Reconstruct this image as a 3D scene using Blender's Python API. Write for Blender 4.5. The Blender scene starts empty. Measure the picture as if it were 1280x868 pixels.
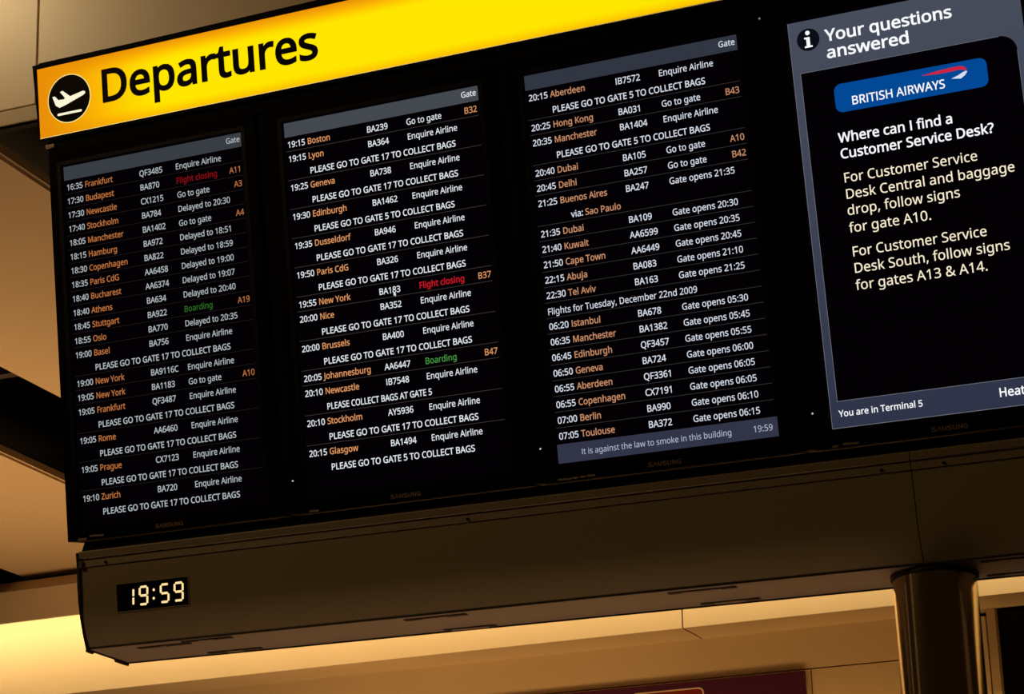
import bpy, bmesh, math, json
from mathutils import Matrix, Vector
from mathutils.geometry import delaunay_2d_cdt

# ------------------------------------------------------------------ camera
C = bpy.context.scene.collection
sc = bpy.context.scene
CAM = Vector((3.17645834, -4.50653033, -2.51381444))
W = Matrix(((0.92659735, -0.13798006, -0.34982689),
            (0.3759027, 0.3133726, 0.87206352),
            (-0.01070122, -0.93955262, 0.3422373)))     # world axes seen by the camera (x right, y down, z ahead)
cam = bpy.data.cameras.new('camera')
cam.sensor_fit = 'HORIZONTAL'
cam.sensor_width = 36.0
cam.lens = 2594.7537 / 1280.0 * 36.0
cam.clip_end = 200
camo = bpy.data.objects.new('camera', cam)
C.objects.link(camo)
m = W @ Matrix(((1, 0, 0), (0, -1, 0), (0, 0, -1)))
camo.matrix_world = Matrix.Translation(CAM) @ m.to_4x4()
sc.camera = camo

# ------------------------------------------------------------------ world, exposure
world = bpy.data.worlds.new('world')
sc.world = world
world.use_nodes = True
bg = world.node_tree.nodes['Background']
bg.inputs[0].default_value = (1.0, 0.55, 0.22, 1)
bg.inputs[1].default_value = 0.012
sc.view_settings.view_transform = 'Standard'
sc.view_settings.look = 'None'
sc.view_settings.exposure = 0.0
sc.view_settings.gamma = 1.0
sc.view_settings.use_curve_mapping = False

# ------------------------------------------------------------------ lamps of the hall and added fills
def area(name, loc, target, sx, sy, power, col, spread=180):
    l = bpy.data.lights.new(name, 'AREA')
    l.shape = 'RECTANGLE'; l.size = sx; l.size_y = sy
    l.energy = power; l.color = col; l.spread = math.radians(spread)
    o = bpy.data.objects.new(name, l); C.objects.link(o)
    o.location = loc
    o.rotation_euler = (Vector(target) - Vector(loc)).to_track_quat('-Z', 'Y').to_euler()
    return o
WARM = (1.0, 0.63, 0.27)
# cove lamps hidden between the back bulkhead's trim and its face (the left run is the stronger)
area('cove_lamp', (1.0, 5.13, 0.26), (1.0, 5.42, -0.05), 20.0, 0.06, 100, (1, .77, .36)).rotation_euler.z = -0.05
area('cove_lamp', (-5.0, 5.45, 0.26), (-5.0, 5.74, -0.10), 2.2, 0.06, 0.8, (1, .80, .42)).rotation_euler.z = -0.05
# hall luminaires
area('hall_light', (-3.0, -4.0, 2.0), (0.4, 0.0, -1.2), 1.2, 0.6, 28, WARM)
area('downlight', (-1.0, -0.30, 1.2), (-0.6, 0.4, 0.85), 0.3, 0.3, 6.5, (1, .78, .42))
area('ceiling_fill', (-3.2, 2.6, -3.6), (-2.2, 3.2, 0.4), 2.5, 2.0, 46, WARM, 100)  # added unseen lamp below, brightens the ceiling panels
area('wall_uplight', (0.4, 4.9, -1.75), (0.34, 5.8, -1.35), 5.0, 0.25, 20, (1, .55, .16), 110)
# added unseen strips and a wide panel, reflected as streaks on the column
area('streak_light', (-6.2, -4.9, 0.6), (2.3, 0.4, -1.6), 0.25, 3.0, 1.2, WARM)
area('streak_light', (-6.6, -1.4, 0.6), (2.3, 0.4, -1.6), 0.20, 3.0, 1.0, WARM)
area('streak_light', (10.5, -0.5, 0.6), (2.3, 0.4, -1.6), 1.8, 3.0, 1.0, WARM)
area('underside_fill', (0.9, 0.85, -4.1), (0.9, 0.45, -1.3), 3.0, 0.3, 3.2, (1, .62, .36), 60)  # added unseen lamp, lifts the casing underside


# ------------------------------------------------------------------ materials
def mat(name, col, rough=0.5, metal=0.0, noise=0.0, scale=8.0, spec=0.5, stretch=None, bump=0.0, coat=0.0):
    mm = bpy.data.materials.new(name); mm.use_nodes = True
    nt = mm.node_tree; b = nt.nodes['Principled BSDF']
    b.inputs['Base Color'].default_value = (*col, 1)
    b.inputs['Roughness'].default_value = rough
    b.inputs['Metallic'].default_value = metal
    b.inputs['Specular IOR Level'].default_value = spec
    b.inputs['Coat Weight'].default_value = coat
    if noise > 0 or bump > 0:
        tc = nt.nodes.new('ShaderNodeTexCoord'); mp = nt.nodes.new('ShaderNodeMapping')
        if stretch: mp.inputs['Scale'].default_value = stretch
        n = nt.nodes.new('ShaderNodeTexNoise'); n.inputs['Scale'].default_value = scale; n.inputs['Detail'].default_value = 4
        nt.links.new(tc.outputs['Object'], mp.inputs[0]); nt.links.new(mp.outputs[0], n.inputs['Vector'])
        if noise > 0:
            r = nt.nodes.new('ShaderNodeMapRange')
            r.inputs['To Min'].default_value = 1 - noise; r.inputs['To Max'].default_value = 1 + noise
            nt.links.new(n.outputs['Fac'], r.inputs['Value'])
            v = nt.nodes.new('ShaderNodeVectorMath'); v.operation = 'SCALE'
            v.inputs[0].default_value = col
            nt.links.new(r.outputs[0], v.inputs['Scale']); nt.links.new(v.outputs[0], b.inputs['Base Color'])
        if bump > 0:
            bp = nt.nodes.new('ShaderNodeBump'); bp.inputs['Strength'].default_value = bump; bp.inputs['Distance'].default_value = 0.002
            nt.links.new(n.outputs['Fac'], bp.inputs['Height']); nt.links.new(bp.outputs[0], b.inputs['Normal'])
    return mm

def glow(name, col, strength=1.0):
    mm = bpy.data.materials.new(name); mm.use_nodes = True
    nt = mm.node_tree; nt.nodes.clear()
    e = nt.nodes.new('ShaderNodeEmission'); q = nt.nodes.new('ShaderNodeOutputMaterial')
    e.inputs[0].default_value = (*col, 1); e.inputs[1].default_value = strength
    nt.links.new(e.outputs[0], q.inputs[0])
    return mm

def srgb(r, g, b):
    f = lambda c: (c / 255) / 12.92 if c <= 10 else (((c / 255) + 0.055) / 1.055) ** 2.4
    return (f(r), f(g), f(b))

M = {
    'cream': mat('cream painted metal panel', (0.66, 0.50, 0.35), 0.45, noise=0.05, scale=3),
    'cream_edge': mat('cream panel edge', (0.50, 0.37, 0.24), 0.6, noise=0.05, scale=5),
    'ceilpanel': mat('cream ceiling panel', (0.66, 0.47, 0.30), 0.55, noise=0.04, scale=2),
    'wall': mat('cream wall paint', (0.66, 0.50, 0.33), 0.6, noise=0.05, scale=2),
    'casing': mat('grey beige casing metal', (0.46, 0.38, 0.24), 0.42, noise=0.06, scale=4),
    'casing_under': mat('grey beige casing underside', (0.46, 0.36, 0.28), 0.33, noise=0.05, scale=4),
    'rail': mat('casing rail metal', (0.42, 0.34, 0.24), 0.4, noise=0.06, scale=6, stretch=(0.3, 1, 6)),
    'dark': mat('black lacquer', (0.0025, 0.0015, 0.0012), 0.6, spec=0.1, noise=0.1),
    'bezel': mat('black display bezel', (0.0022, 0.0012, 0.001), 0.5, spec=0.05, noise=0.1),
    'bezel_lip': mat('brown black bezel lip', (0.005, 0.0022, 0.0016), 0.4, spec=0.2, noise=0.1),
    'void': mat('dark ceiling void', (0.006, 0.004, 0.003), 0.9, noise=0.2),
    'duct': mat('dark duct metal', (0.022, 0.012, 0.008), 0.7, noise=0.2),
    'steel': mat('brushed bronze steel', (0.50, 0.38, 0.22), 0.15, metal=1.0, noise=0.12, scale=3, stretch=(60, 60, 0.2)),
    'endcap': mat('dark brown end cap', (0.03, 0.018, 0.012), 0.5, noise=0.1),
    'screw': mat('screw metal', (0.03, 0.025, 0.02), 0.4, metal=0.6, noise=0.1),
    'glint': mat('pale metal clip', (0.55, 0.42, 0.30), 0.4, metal=0.3, noise=0.1),
    'purple': mat('plum sign panel', (0.065, 0.0015, 0.045), 0.5, noise=0.05),
    'signred': mat('dark red sign label', (0.22, 0.012, 0.012), 0.5, noise=0.05),
    'signwhite': mat('white sign outline', (0.75, 0.6, 0.55), 0.5, noise=0.02),
    'floor': mat('polished stone floor', (0.10, 0.085, 0.07), 0.35, noise=0.1, scale=2),
    'glass': mat('dark shop glass', (0.002, 0.0015, 0.0015), 0.3, spec=0.15, noise=0.1),
    'clockwin': mat('black clock window', (0.002, 0.0008, 0.0008), 0.3, spec=0.15, noise=0.05),
    'maker': mat('printed maker lettering', (0.5, 0.34, 0.22), 0.5, noise=0.02),
}
G = {}
def gm(key, rgb, s=1.0):
    if key not in G: G[key] = glow(key, srgb(*rgb), s)
    return G[key]

# the lightbox of the sign: tubes leave the edges deeper orange
def lightbox():
    mm = bpy.data.materials.new('yellow lightbox'); mm.use_nodes = True
    nt = mm.node_tree; nt.nodes.clear(); N = nt.nodes.new; L = nt.links.new
    tc = N('ShaderNodeTexCoord'); sp = N('ShaderNodeSeparateXYZ'); L(tc.outputs['Object'], sp.inputs[0])
    def mr(src, a, b, c, d):
        r = N('ShaderNodeMapRange'); r.interpolation_type = 'SMOOTHSTEP'
        for k, v in zip(('From Min', 'From Max', 'To Min', 'To Max'), (a, b, c, d)): r.inputs[k].default_value = v
        L(src, r.inputs['Value']); return r.outputs[0]
    def mul(a, b):
        q = N('ShaderNodeMath'); q.operation = 'MULTIPLY'; L(a, q.inputs[0]); L(b, q.inputs[1]); return q.outputs[0]
    # object space: x along the sign, y up (top edge -> y=-0.0, in board metres)
    fx = mr(sp.outputs[0], -0.09, 0.42, 0.0, 1.0)
    ft = mr(sp.outputs[1], 0.312, 0.235, 0.0, 1.0)
    fb = mr(sp.outputs[1], 0.075, 0.135, 0.35, 1.0)
    f = mul(mul(fx, ft), fb)
    nz = N('ShaderNodeTexNoise'); nz.inputs['Scale'].default_value = 5; L(tc.outputs['Object'], nz.inputs['Vector'])
    ad = N('ShaderNodeMath'); ad.operation = 'MULTIPLY_ADD'; L(nz.outputs['Fac'], ad.inputs[0]); ad.inputs[1].default_value = 0.06; L(f, ad.inputs[2])
    cr = N('ShaderNodeValToRGB'); L(ad.outputs[0], cr.inputs[0])
    e = cr.color_ramp.elements
    e[0].position = 0.0; e[0].color = (*srgb(232, 138, 8), 1)
    e[1].position = 0.95; e[1].color = (*srgb(255, 230, 0), 1)
    k = cr.color_ramp.elements.new(0.45); k.color = (*srgb(253, 184, 3), 1)
    em = N('ShaderNodeEmission'); L(cr.outputs[0], em.inputs[0]); em.inputs[1].default_value = 1.0
    o = N('ShaderNodeOutputMaterial'); L(em.outputs[0], o.inputs[0])
    return mm

# ------------------------------------------------------------------ object helpers
def link(name, me, mats, parent=None):
    me.name = name
    o = bpy.data.objects.new(name, me); C.objects.link(o)
    for x in (mats if isinstance(mats, (list, tuple)) else [mats]): me.materials.append(x)
    if parent is not None: o.parent = parent
    return o
def empty(name, mw=None):
    o = bpy.data.objects.new(name, None); o.empty_display_size = 0.1; C.objects.link(o)
    if mw is not None: o.matrix_world = mw
    return o
def tag(o, label=None, cat=None, group=None, kind=None):
    if label: o['label'] = label
    if cat: o['category'] = cat
    if group: o['group'] = group
    if kind: o['kind'] = kind
    return o
def bevelled(bm, w, seg=2):
    bmesh.ops.bevel(bm, geom=bm.edges[:], offset=w, segments=seg, affect='EDGES', profile=0.5)
def box(name, lo, hi, mt, parent=None, bev=0.0, matrix=None):
    bm = bmesh.new(); bmesh.ops.create_cube(bm, size=1)
    for v in bm.verts:
        v.co = Vector([(lo[i] + hi[i]) / 2 + v.co[i] * (hi[i] - lo[i]) for i in range(3)])
    if bev: bevelled(bm, bev)
    if matrix is not None: bm.transform(matrix)
    me = bpy.data.meshes.new(name); bm.to_mesh(me); bm.free()
    return link(name, me, mt, parent)
def add_box(bm, lo, hi):
    r = bmesh.ops.create_cube(bm, size=1)
    for v in r['verts']:
        v.co = Vector([(lo[i] + hi[i]) / 2 + v.co[i] * (hi[i] - lo[i]) for i in range(3)])
def from_bm(name, bm, mt, parent=None):
    me = bpy.data.meshes.new(name); bm.to_mesh(me); bm.free()
    return link(name, me, mt, parent)
def extrude_x(name, prof, x0, x1, mt, parent=None, bev=0.0):
    """prof: list of (y, z), extruded along x"""
    bm = bmesh.new()
    a = [bm.verts.new((x0, y, z)) for y, z in prof]; b = [bm.verts.new((x1, y, z)) for y, z in prof]
    n = len(prof)
    bm.faces.new(a); bm.faces.new(b[::-1])
    for i in range(n): bm.faces.new((a[i], b[i], b[(i + 1) % n], a[(i + 1) % n]))
    bmesh.ops.recalc_face_normals(bm, faces=bm.faces[:])
    if bev: bevelled(bm, bev, 1)
    return from_bm(name, bm, mt, parent)
def soften(me, limit=0.35):
    """smooth shading across shallow edges only"""
    bm = bmesh.new(); bm.from_mesh(me); bm.normal_update()
    for f in bm.faces: f.smooth = True
    for e in bm.edges: e.smooth = len(e.link_faces) == 2 and e.calc_face_angle(3.2) < limit
    bm.to_mesh(me); bm.free()
def plate(name, pts, z0, z1, mt, parent=None):
    """flat outline in the local x, y plane with thickness z0..z1"""
    bm = bmesh.new()
    a = [bm.verts.new((x, y, z0)) for x, y in pts]; b = [bm.verts.new((x, y, z1)) for x, y in pts]
    n = len(pts)
    bm.faces.new(a); bm.faces.new(b[::-1])
    for i in range(n): bm.faces.new((a[i], b[i], b[(i + 1) % n], a[(i + 1) % n]))
    bmesh.ops.recalc_face_normals(bm, faces=bm.faces[:])
    return from_bm(name, bm, mt, parent)
def ring(name, o, n, z0, z1, mt, parent=None):
    """rectangular ring: outer and inner (x0, y0, x1, y1), thickness z0..z1"""
    bm = bmesh.new(); q = lambda r: [(r[0], r[1]), (r[2], r[1]), (r[2], r[3]), (r[0], r[3])]
    L = [[bm.verts.new((x, y, z)) for x, y in q(r)] for r, z in ((o, z0), (o, z1), (n, z1), (n, z0))]
    for a, b in zip(L, L[1:] + L[:1]):
        for k in range(4): bm.faces.new((a[k], a[(k + 1) % 4], b[(k + 1) % 4], b[k]))
    bmesh.ops.recalc_face_normals(bm, faces=bm.faces[:])
    return from_bm(name, bm, mt, parent)
def rrect(x0, y0, x1, y1, rs, n=8):
    """rounded rectangle, rs = radii of (x0y0, x1y0, x1y1, x0y1)"""
    out = []
    cs = [(x0, y0, 1, 1, 180), (x1, y0, -1, 1, 270), (x1, y1, -1, -1, 0), (x0, y1, 1, -1, 90)]
    for (cx, cy, sx, sy, a0), r in zip(cs, rs):
        if r <= 0: out.append((cx, cy)); continue
        for k in range(n + 1):
            a = math.radians(a0 + 90 * k / n)
            out.append((cx + sx * r + r * math.cos(a), cy + sy * r + r * math.sin(a)))
    return out
def circle(cx, cy, r, n=40, ry=None):
    return [(cx + r * math.cos(2 * math.pi * k / n), cy + (ry or r) * math.sin(2 * math.pi * k / n)) for k in range(n)]

# ------------------------------------------------------------------ lettering
GLYPH = json.loads('''{" ":[209,[]],"&":[587,[[244,581,284,578,318,567,345,549,366,524,378,494,383,458,374,411,350,372,313,338,268,308,423,159,442,186,457,216,469,250,479,286,550,286,
536,237,518,191,496,150,468,114,585,0,490,0,420,67,394,46,366,28,336,13,303,2,265,-6,223,-8,171,-4,127,10,91,32,65,63,48,102,43,149,46,187,57,220,75,248,100,273,
131,296,166,318,133,358,118,379,107,403,99,429,96,456,101,493,114,524,135,548,165,567,201,578],[209,273,182,257,159,239,141,221,128,201,119,178,116,152,124,112,
146,81,181,61,225,55,273,59,314,71,347,90,375,111],[241,524,211,519,186,506,171,485,165,457,169,429,180,404,199,378,225,350,265,376,292,401,308,428,313,458,308,
484,294,505,271,519]]],",":[215,[[154,84,136,23,111,-42,85,-103,33,-103,49,-38,63,31,73,93,148,93]]],".":[215,[[58,43,61,69,72,85,88,94,107,97,126,94,142,85,153,
69,157,43,153,18,142,2,126,-8,107,-11,88,-8,72,2,61,18]]],"0":[459,[[419,287,417,221,409,163,395,112,376,70,349,37,316,12,276,-3,229,-8,170,1,122,27,86,70,60,
129,48,176,42,229,39,287,41,346,48,399,58,446,83,504,119,547,167,573,229,581,287,573,335,547,372,504,399,446,410,399,417,346],[110,287,113,215,121,156,137,111,
159,78,190,59,229,52,268,59,298,78,320,110,336,156,345,215,348,287,345,359,336,417,320,463,298,495,268,515,229,521,190,515,159,495,137,463,121,417,113,359]]],
"1":[459,[[285,0,216,0,216,400,216,439,217,470,219,499,196,477,169,455,108,405,71,452,226,573,285,573]]],"2":[459,[[417,0,38,0,38,59,188,210,228,251,261,287,287,
320,306,353,318,387,322,424,315,466,294,496,261,514,221,520,181,517,147,506,115,489,83,466,45,513,68,531,94,548,122,561,153,572,186,578,221,581,270,576,313,562,
347,540,372,510,388,472,394,428,389,385,375,344,353,305,324,267,288,227,247,185,128,67,128,64,417,64]]],"3":[459,[[395,439,392,403,381,372,363,347,340,326,310,
311,277,302,277,298,337,283,379,255,405,214,413,163,407,116,390,74,360,40,318,14,263,-3,193,-8,150,-6,110,-1,72,8,36,23,36,89,74,73,114,61,155,54,194,51,260,59,
305,81,331,117,339,164,335,197,320,223,297,242,265,255,226,263,179,265,123,265,123,326,180,326,223,329,259,339,286,356,307,377,319,404,323,434,316,471,295,498,
262,516,219,521,190,520,164,515,117,498,75,473,39,521,73,544,115,563,163,576,218,581,296,571,352,540,384,495]]],"4":[459,[[443,130,359,130,359,0,291,0,291,130,
17,130,17,190,286,576,359,576,359,193,443,193],[291,374,291,412,293,444,294,474,295,500,292,500,276,468,257,438,86,193,291,193]]],"5":[459,[[221,351,275,346,322,
331,361,307,389,274,407,232,413,183,407,128,387,81,356,43,314,15,261,-2,199,-8,156,-6,116,0,80,10,51,23,51,90,82,74,121,62,161,55,200,52,239,55,274,65,302,82,
323,106,336,137,341,176,332,225,306,262,262,284,197,292,146,288,99,280,64,302,86,573,373,573,373,508,146,508,132,342,169,348]]],"6":[459,[[44,245,46,294,51,342,
60,389,75,433,95,474,121,510,155,539,196,562,246,576,306,581,344,579,377,573,377,513,344,520,308,523,257,518,216,504,183,483,158,454,139,419,127,380,119,337,115,
291,119,291,133,309,150,326,170,339,194,350,223,356,255,358,302,353,342,338,375,313,400,279,416,236,421,184,415,129,399,82,372,44,336,15,291,-2,239,-8,199,-4,
163,7,130,26,101,54,77,89,59,133,48,185],[238,51,284,59,320,84,343,125,351,184,344,233,324,271,289,295,241,303,205,299,175,287,150,270,131,248,119,223,115,198,
117,172,123,146,133,121,146,99,164,79,185,64,210,55]]],"7":[459,[[109,0,344,508,35,508,35,573,419,573,419,518,187,0]]],"8":[459,[[229,581,276,577,318,565,352,
546,378,519,395,485,400,443,396,411,385,383,368,359,346,338,320,319,291,303,325,285,355,265,381,242,401,216,414,185,419,148,413,104,395,65,367,34,330,11,284,-3,
231,-8,174,-3,126,10,89,33,61,63,45,101,39,146,43,183,56,214,75,241,99,264,128,283,158,299,131,316,107,336,87,358,71,383,61,411,58,444,63,485,80,518,107,545,141,
565,182,577],[108,145,116,107,138,76,176,55,229,48,281,55,319,76,342,108,350,148,346,174,335,197,317,217,293,235,264,251,229,265,217,270,184,254,157,237,136,219,
121,197,111,173],[228,524,188,518,155,502,134,476,127,441,130,414,141,391,157,373,179,357,232,330,282,357,302,373,317,392,327,414,330,441,323,476,302,502,270,
518]]],"9":[459,[[417,328,415,279,410,231,401,183,387,139,366,99,340,63,306,33,265,11,214,-3,154,-8,117,-6,82,0,82,60,115,53,152,50,204,54,245,68,278,90,303,118,
322,153,334,192,342,235,346,281,341,281,327,263,310,247,290,233,266,223,237,216,204,214,158,219,118,235,85,260,61,294,45,336,40,387,46,443,63,491,90,529,127,557,
171,575,223,581,262,577,299,565,332,545,361,518,384,483,402,439,413,388],[223,521,178,513,142,488,118,447,110,388,117,339,137,301,171,277,220,269,256,273,286,
285,311,303,330,325,342,349,346,374,344,400,338,426,328,451,315,474,298,493,277,508,252,518]]],":":[215,[[58,43,61,69,72,85,88,94,107,97,126,94,142,85,153,69,
157,43,153,18,142,2,126,-8,107,-11,88,-8,72,2,61,18],[58,387,61,412,72,429,88,438,107,441,126,438,142,429,153,412,157,387,153,362,142,345,126,335,107,332,88,335,
72,345,61,362]]],"?":[348,[[112,183,114,211,118,235,127,257,139,277,157,298,180,319,228,363,243,381,253,398,258,416,260,439,254,473,235,498,204,514,163,519,126,
516,93,509,34,485,10,541,43,557,81,569,122,578,168,581,235,571,285,543,317,498,327,440,324,407,316,379,302,355,283,332,233,287,192,248,173,215,168,175,168,161,
112,161],[94,43,97,69,108,85,124,94,144,97,162,94,178,85,189,69,192,43,189,18,178,2,162,-8,144,-11,124,-8,108,2,97,18]]],"A":[512,[[437,0,368,177,141,177,73,0,0,
0,224,575,289,575,512,0],[282,415,274,438,263,473,255,500,247,468,238,438,230,415,165,241,346,241]]],"B":[521,[[241,573,307,569,361,558,404,541,445,497,459,431,
456,399,446,371,431,347,409,328,382,313,350,304,350,300,384,292,415,279,441,261,461,236,474,203,478,163,472,115,454,74,425,42,385,19,337,5,279,0,78,0,78,573],
[256,329,318,335,357,352,377,382,384,423,376,463,351,490,308,506,245,511,150,511,150,329],[150,269,150,61,265,61,330,68,371,91,394,125,401,168,398,197,388,221,
370,241,344,256,307,266,260,269]]],"C":[507,[[323,517,280,513,241,502,206,482,178,456,155,423,139,383,129,337,125,286,131,220,147,164,175,117,213,83,262,62,322,
55,359,57,394,62,460,78,460,15,427,5,393,-2,356,-7,312,-8,257,-4,208,8,166,28,115,72,78,131,62,178,52,230,49,287,53,349,67,406,89,456,120,499,159,534,206,559,
261,575,324,581,367,578,409,572,448,561,482,547,453,486,394,508,360,515]]],"D":[585,[[536,292,533,231,521,177,501,131,457,74,399,33,351,15,297,4,237,0,78,0,78,
573,254,573,309,569,359,558,404,540,460,501,502,446,521,401,533,350],[460,289,454,359,435,415,404,457,361,487,308,505,244,511,150,511,150,62,228,62,299,68,357,
87,402,119,434,164,454,220]]],"E":[446,[[398,0,78,0,78,573,398,573,398,509,150,509,150,330,383,330,383,268,150,268,150,63,398,63]]],"F":[416,[[150,0,78,0,78,573,
398,573,398,509,150,509,150,306,383,306,383,243,150,243]]],"G":[584,[[326,302,524,302,524,22,478,8,431,-1,380,-6,323,-8,267,-4,217,8,173,28,120,71,81,130,63,176,
52,229,49,286,53,343,65,395,84,442,127,500,186,544,233,564,286,577,346,581,392,578,437,572,478,561,516,547,489,484,457,497,421,508,382,515,342,517,278,510,225,
489,181,455,150,409,131,353,124,286,130,222,146,166,175,119,216,84,270,62,340,55,375,56,404,59,452,68,452,238,326,238]]],"H":[594,[[516,0,443,0,443,267,150,267,
150,0,78,0,78,573,150,573,150,330,443,330,443,573,516,573]]],"I":[272,[[239,0,32,0,32,42,99,57,99,515,32,531,32,573,239,573,239,531,172,515,172,57,239,42]]],
"J":[219,[[-3,-152,-37,-150,-63,-142,-63,-81,-35,-87,-5,-89,15,-87,33,-81,50,-70,63,-53,71,-29,74,3,74,573,146,573,146,9,141,-42,128,-82,105,-113,75,-135,39,
-148]]],"K":[496,[[496,0,411,0,209,273,150,222,150,0,78,0,78,573,150,573,150,290,199,345,249,399,403,573,488,573,261,323]]],"L":[420,[[78,0,78,573,150,573,150,
64,400,64,400,0]]],"M":[727,[[330,0,142,502,139,502,142,461,144,407,144,347,144,0,78,0,78,573,184,573,361,103,364,103,544,573,650,573,650,0,578,0,578,352,579,
408,581,460,584,501,581,501,390,0]]],"N":[609,[[532,0,447,0,141,476,138,476,141,432,143,378,144,320,144,0,78,0,78,573,161,573,467,99,470,99,468,137,466,193,464,
249,464,573,532,573]]],"O":[626,[[577,287,573,224,561,166,540,116,510,73,473,38,428,13,375,-3,314,-8,251,-3,196,13,151,39,114,73,85,116,65,167,53,224,49,288,52,
344,62,396,78,442,114,500,166,545,208,565,258,577,314,581,393,572,459,545,510,501,547,442,564,396,574,344],[125,287,130,220,145,163,171,117,207,83,255,62,314,55,
373,62,420,83,456,117,481,163,496,220,501,287,496,354,481,411,456,457,421,491,373,511,314,518,255,511,207,490,171,457,145,411,130,354]]],"P":[485,[[229,573,297,
568,352,553,393,528,431,475,444,404,441,370,433,336,417,306,395,278,364,255,324,238,275,227,216,223,150,223,150,0,78,0,78,573],[223,511,150,511,150,285,208,285,
258,288,298,296,330,311,352,334,365,363,370,401,361,449,334,484,289,504]]],"Q":[626,[[577,287,573,221,559,160,535,108,503,64,461,30,411,6,548,-136,444,-136,334,
-7,324,-8,314,-8,251,-3,196,13,151,39,114,73,85,116,65,167,53,224,49,288,52,344,62,396,78,442,114,500,166,545,208,565,258,577,314,581,393,572,459,545,510,501,
547,442,564,396,574,344],[125,287,130,220,145,163,171,117,207,83,255,62,314,55,373,62,420,83,456,117,481,163,496,220,501,287,496,354,481,411,456,457,421,491,373,
511,314,518,255,511,207,490,171,457,145,411,130,354]]],"R":[499,[[236,573,301,568,353,555,393,532,422,500,439,460,444,410,440,368,427,334,408,306,385,285,358,
269,330,257,487,0,403,0,264,237,150,237,150,0,78,0,78,573],[232,510,150,510,150,298,236,298,296,304,338,325,362,359,370,407,366,440,355,467,336,486,310,500,275,
507]]],"S":[440,[[403,153,396,106,378,66,348,35,307,11,257,-3,198,-8,137,-5,83,4,41,19,41,88,73,76,113,65,156,57,201,55,240,57,273,66,298,79,316,98,327,120,330,
147,327,173,318,194,302,213,277,230,242,247,196,265,161,279,131,294,106,311,85,330,69,351,57,375,50,403,48,435,54,477,71,513,99,542,136,563,180,576,231,581,276,
578,318,572,355,562,389,549,366,487,336,499,302,508,266,515,229,517,196,515,169,507,148,494,133,478,124,457,121,434,124,407,133,386,149,367,172,351,204,335,246,
318,293,299,332,279,362,255,385,228,398,194]]],"T":[446,[[259,0,187,0,187,509,8,509,8,573,437,573,437,509,259,509]]],"U":[586,[[513,202,507,146,489,95,459,52,
416,20,360,-1,290,-8,225,-2,171,18,128,50,97,93,78,144,72,204,72,573,144,573,144,201,154,139,182,93,228,64,294,55,342,59,379,73,407,96,427,126,438,161,442,202,
442,573,513,573]]],"W":[746,[[735,573,583,0,510,0,399,375,389,410,380,443,373,471,370,488,367,471,361,443,352,409,342,373,234,0,161,0,10,573,85,573,174,223,183,
186,190,151,196,118,201,87,206,119,213,154,222,191,232,227,333,573,407,573,512,225,523,187,532,151,538,117,544,87,550,129,560,175,572,224,660,573]]],"X":[470,
[[467,0,385,0,233,249,79,0,3,0,193,298,15,573,95,573,236,348,377,573,453,573,276,300]]],"Y":[454,[[227,291,376,573,454,573,263,222,263,0,191,0,191,219,0,573,79,
573]]],"Z":[459,[[427,0,30,0,30,55,332,508,40,508,40,573,419,573,419,518,118,64,427,64]]],"a":[450,[[231,437,299,428,347,403,376,358,385,293,385,0,334,0,320,61,
317,61,298,40,279,22,258,9,234,-1,206,-6,172,-8,136,-5,103,6,75,23,55,48,41,80,37,119,50,176,87,219,127,238,179,251,243,257,316,259,316,285,310,330,293,359,265,
375,227,380,194,378,163,370,106,347,84,400,115,414,151,426,190,434],[252,208,184,200,141,182,118,155,110,119,115,87,132,66,157,53,188,49,238,56,279,79,306,117,
315,172,315,210]]],"b":[493,[[139,461,138,410,135,373,139,373,161,398,189,419,226,432,272,437,344,423,401,381,428,338,444,283,449,215,444,147,427,91,400,48,365,
17,322,-2,272,-8,226,-3,189,10,161,31,139,55,133,55,119,0,68,0,68,609,139,609],[260,379,219,374,188,361,165,339,150,308,142,268,139,217,139,214,145,144,165,93,
202,61,261,51,312,61,348,93,369,145,376,216,369,287,348,338,311,368]]],"c":[385,[[241,-8,187,-2,139,15,99,45,69,87,50,143,44,213,51,284,71,342,102,385,142,415,
191,432,245,438,278,436,309,431,336,424,358,415,337,356,292,370,244,376,204,371,172,358,148,335,131,303,120,263,117,213,120,166,131,126,148,94,172,71,202,58,240,
53,273,55,302,60,351,78,351,15,328,5,304,-2,275,-7]]],"d":[493,[[221,-8,148,6,92,48,65,91,49,146,44,214,49,282,66,338,93,381,149,424,221,438,253,436,280,429,303,
420,323,407,354,374,359,374,356,405,354,438,354,609,425,609,425,0,368,0,358,58,354,58,323,24,303,11,279,1,252,-6],[232,51,290,60,328,88,348,135,355,200,355,213,
349,284,329,336,291,369,231,379,181,368,146,334,124,281,117,213,124,144,146,93,181,61]]],"e":[452,[[234,438,286,432,329,414,364,385,390,346,406,299,411,244,411,
201,117,201,127,137,154,90,197,62,254,52,293,54,327,60,359,69,392,82,392,20,359,8,327,-1,292,-6,251,-8,194,-2,143,17,101,48,70,91,51,146,44,212,50,277,68,333,96,
378,134,411,181,431],[233,380,188,372,154,348,130,309,119,257,338,257,335,292,326,322,312,346,292,364,266,376]]],"f":[276,[[266,375,158,375,158,0,87,0,87,375,12,
375,12,408,87,432,87,457,92,507,104,547,124,577,152,597,186,609,227,613,274,609,310,599,292,544,262,552,228,556,197,550,175,532,162,502,158,458,158,430,266,
430]]],"g":[493,[[221,438,261,434,297,422,329,402,355,373,359,373,369,430,425,430,425,-7,420,-63,404,-109,378,-146,341,-172,293,-187,233,-192,188,-191,147,-186,
110,-177,78,-165,78,-100,111,-114,149,-125,191,-132,237,-134,286,-126,324,-101,347,-63,355,-13,355,4,356,32,358,57,354,57,329,28,299,8,263,-4,221,-8,147,7,91,51,
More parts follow.
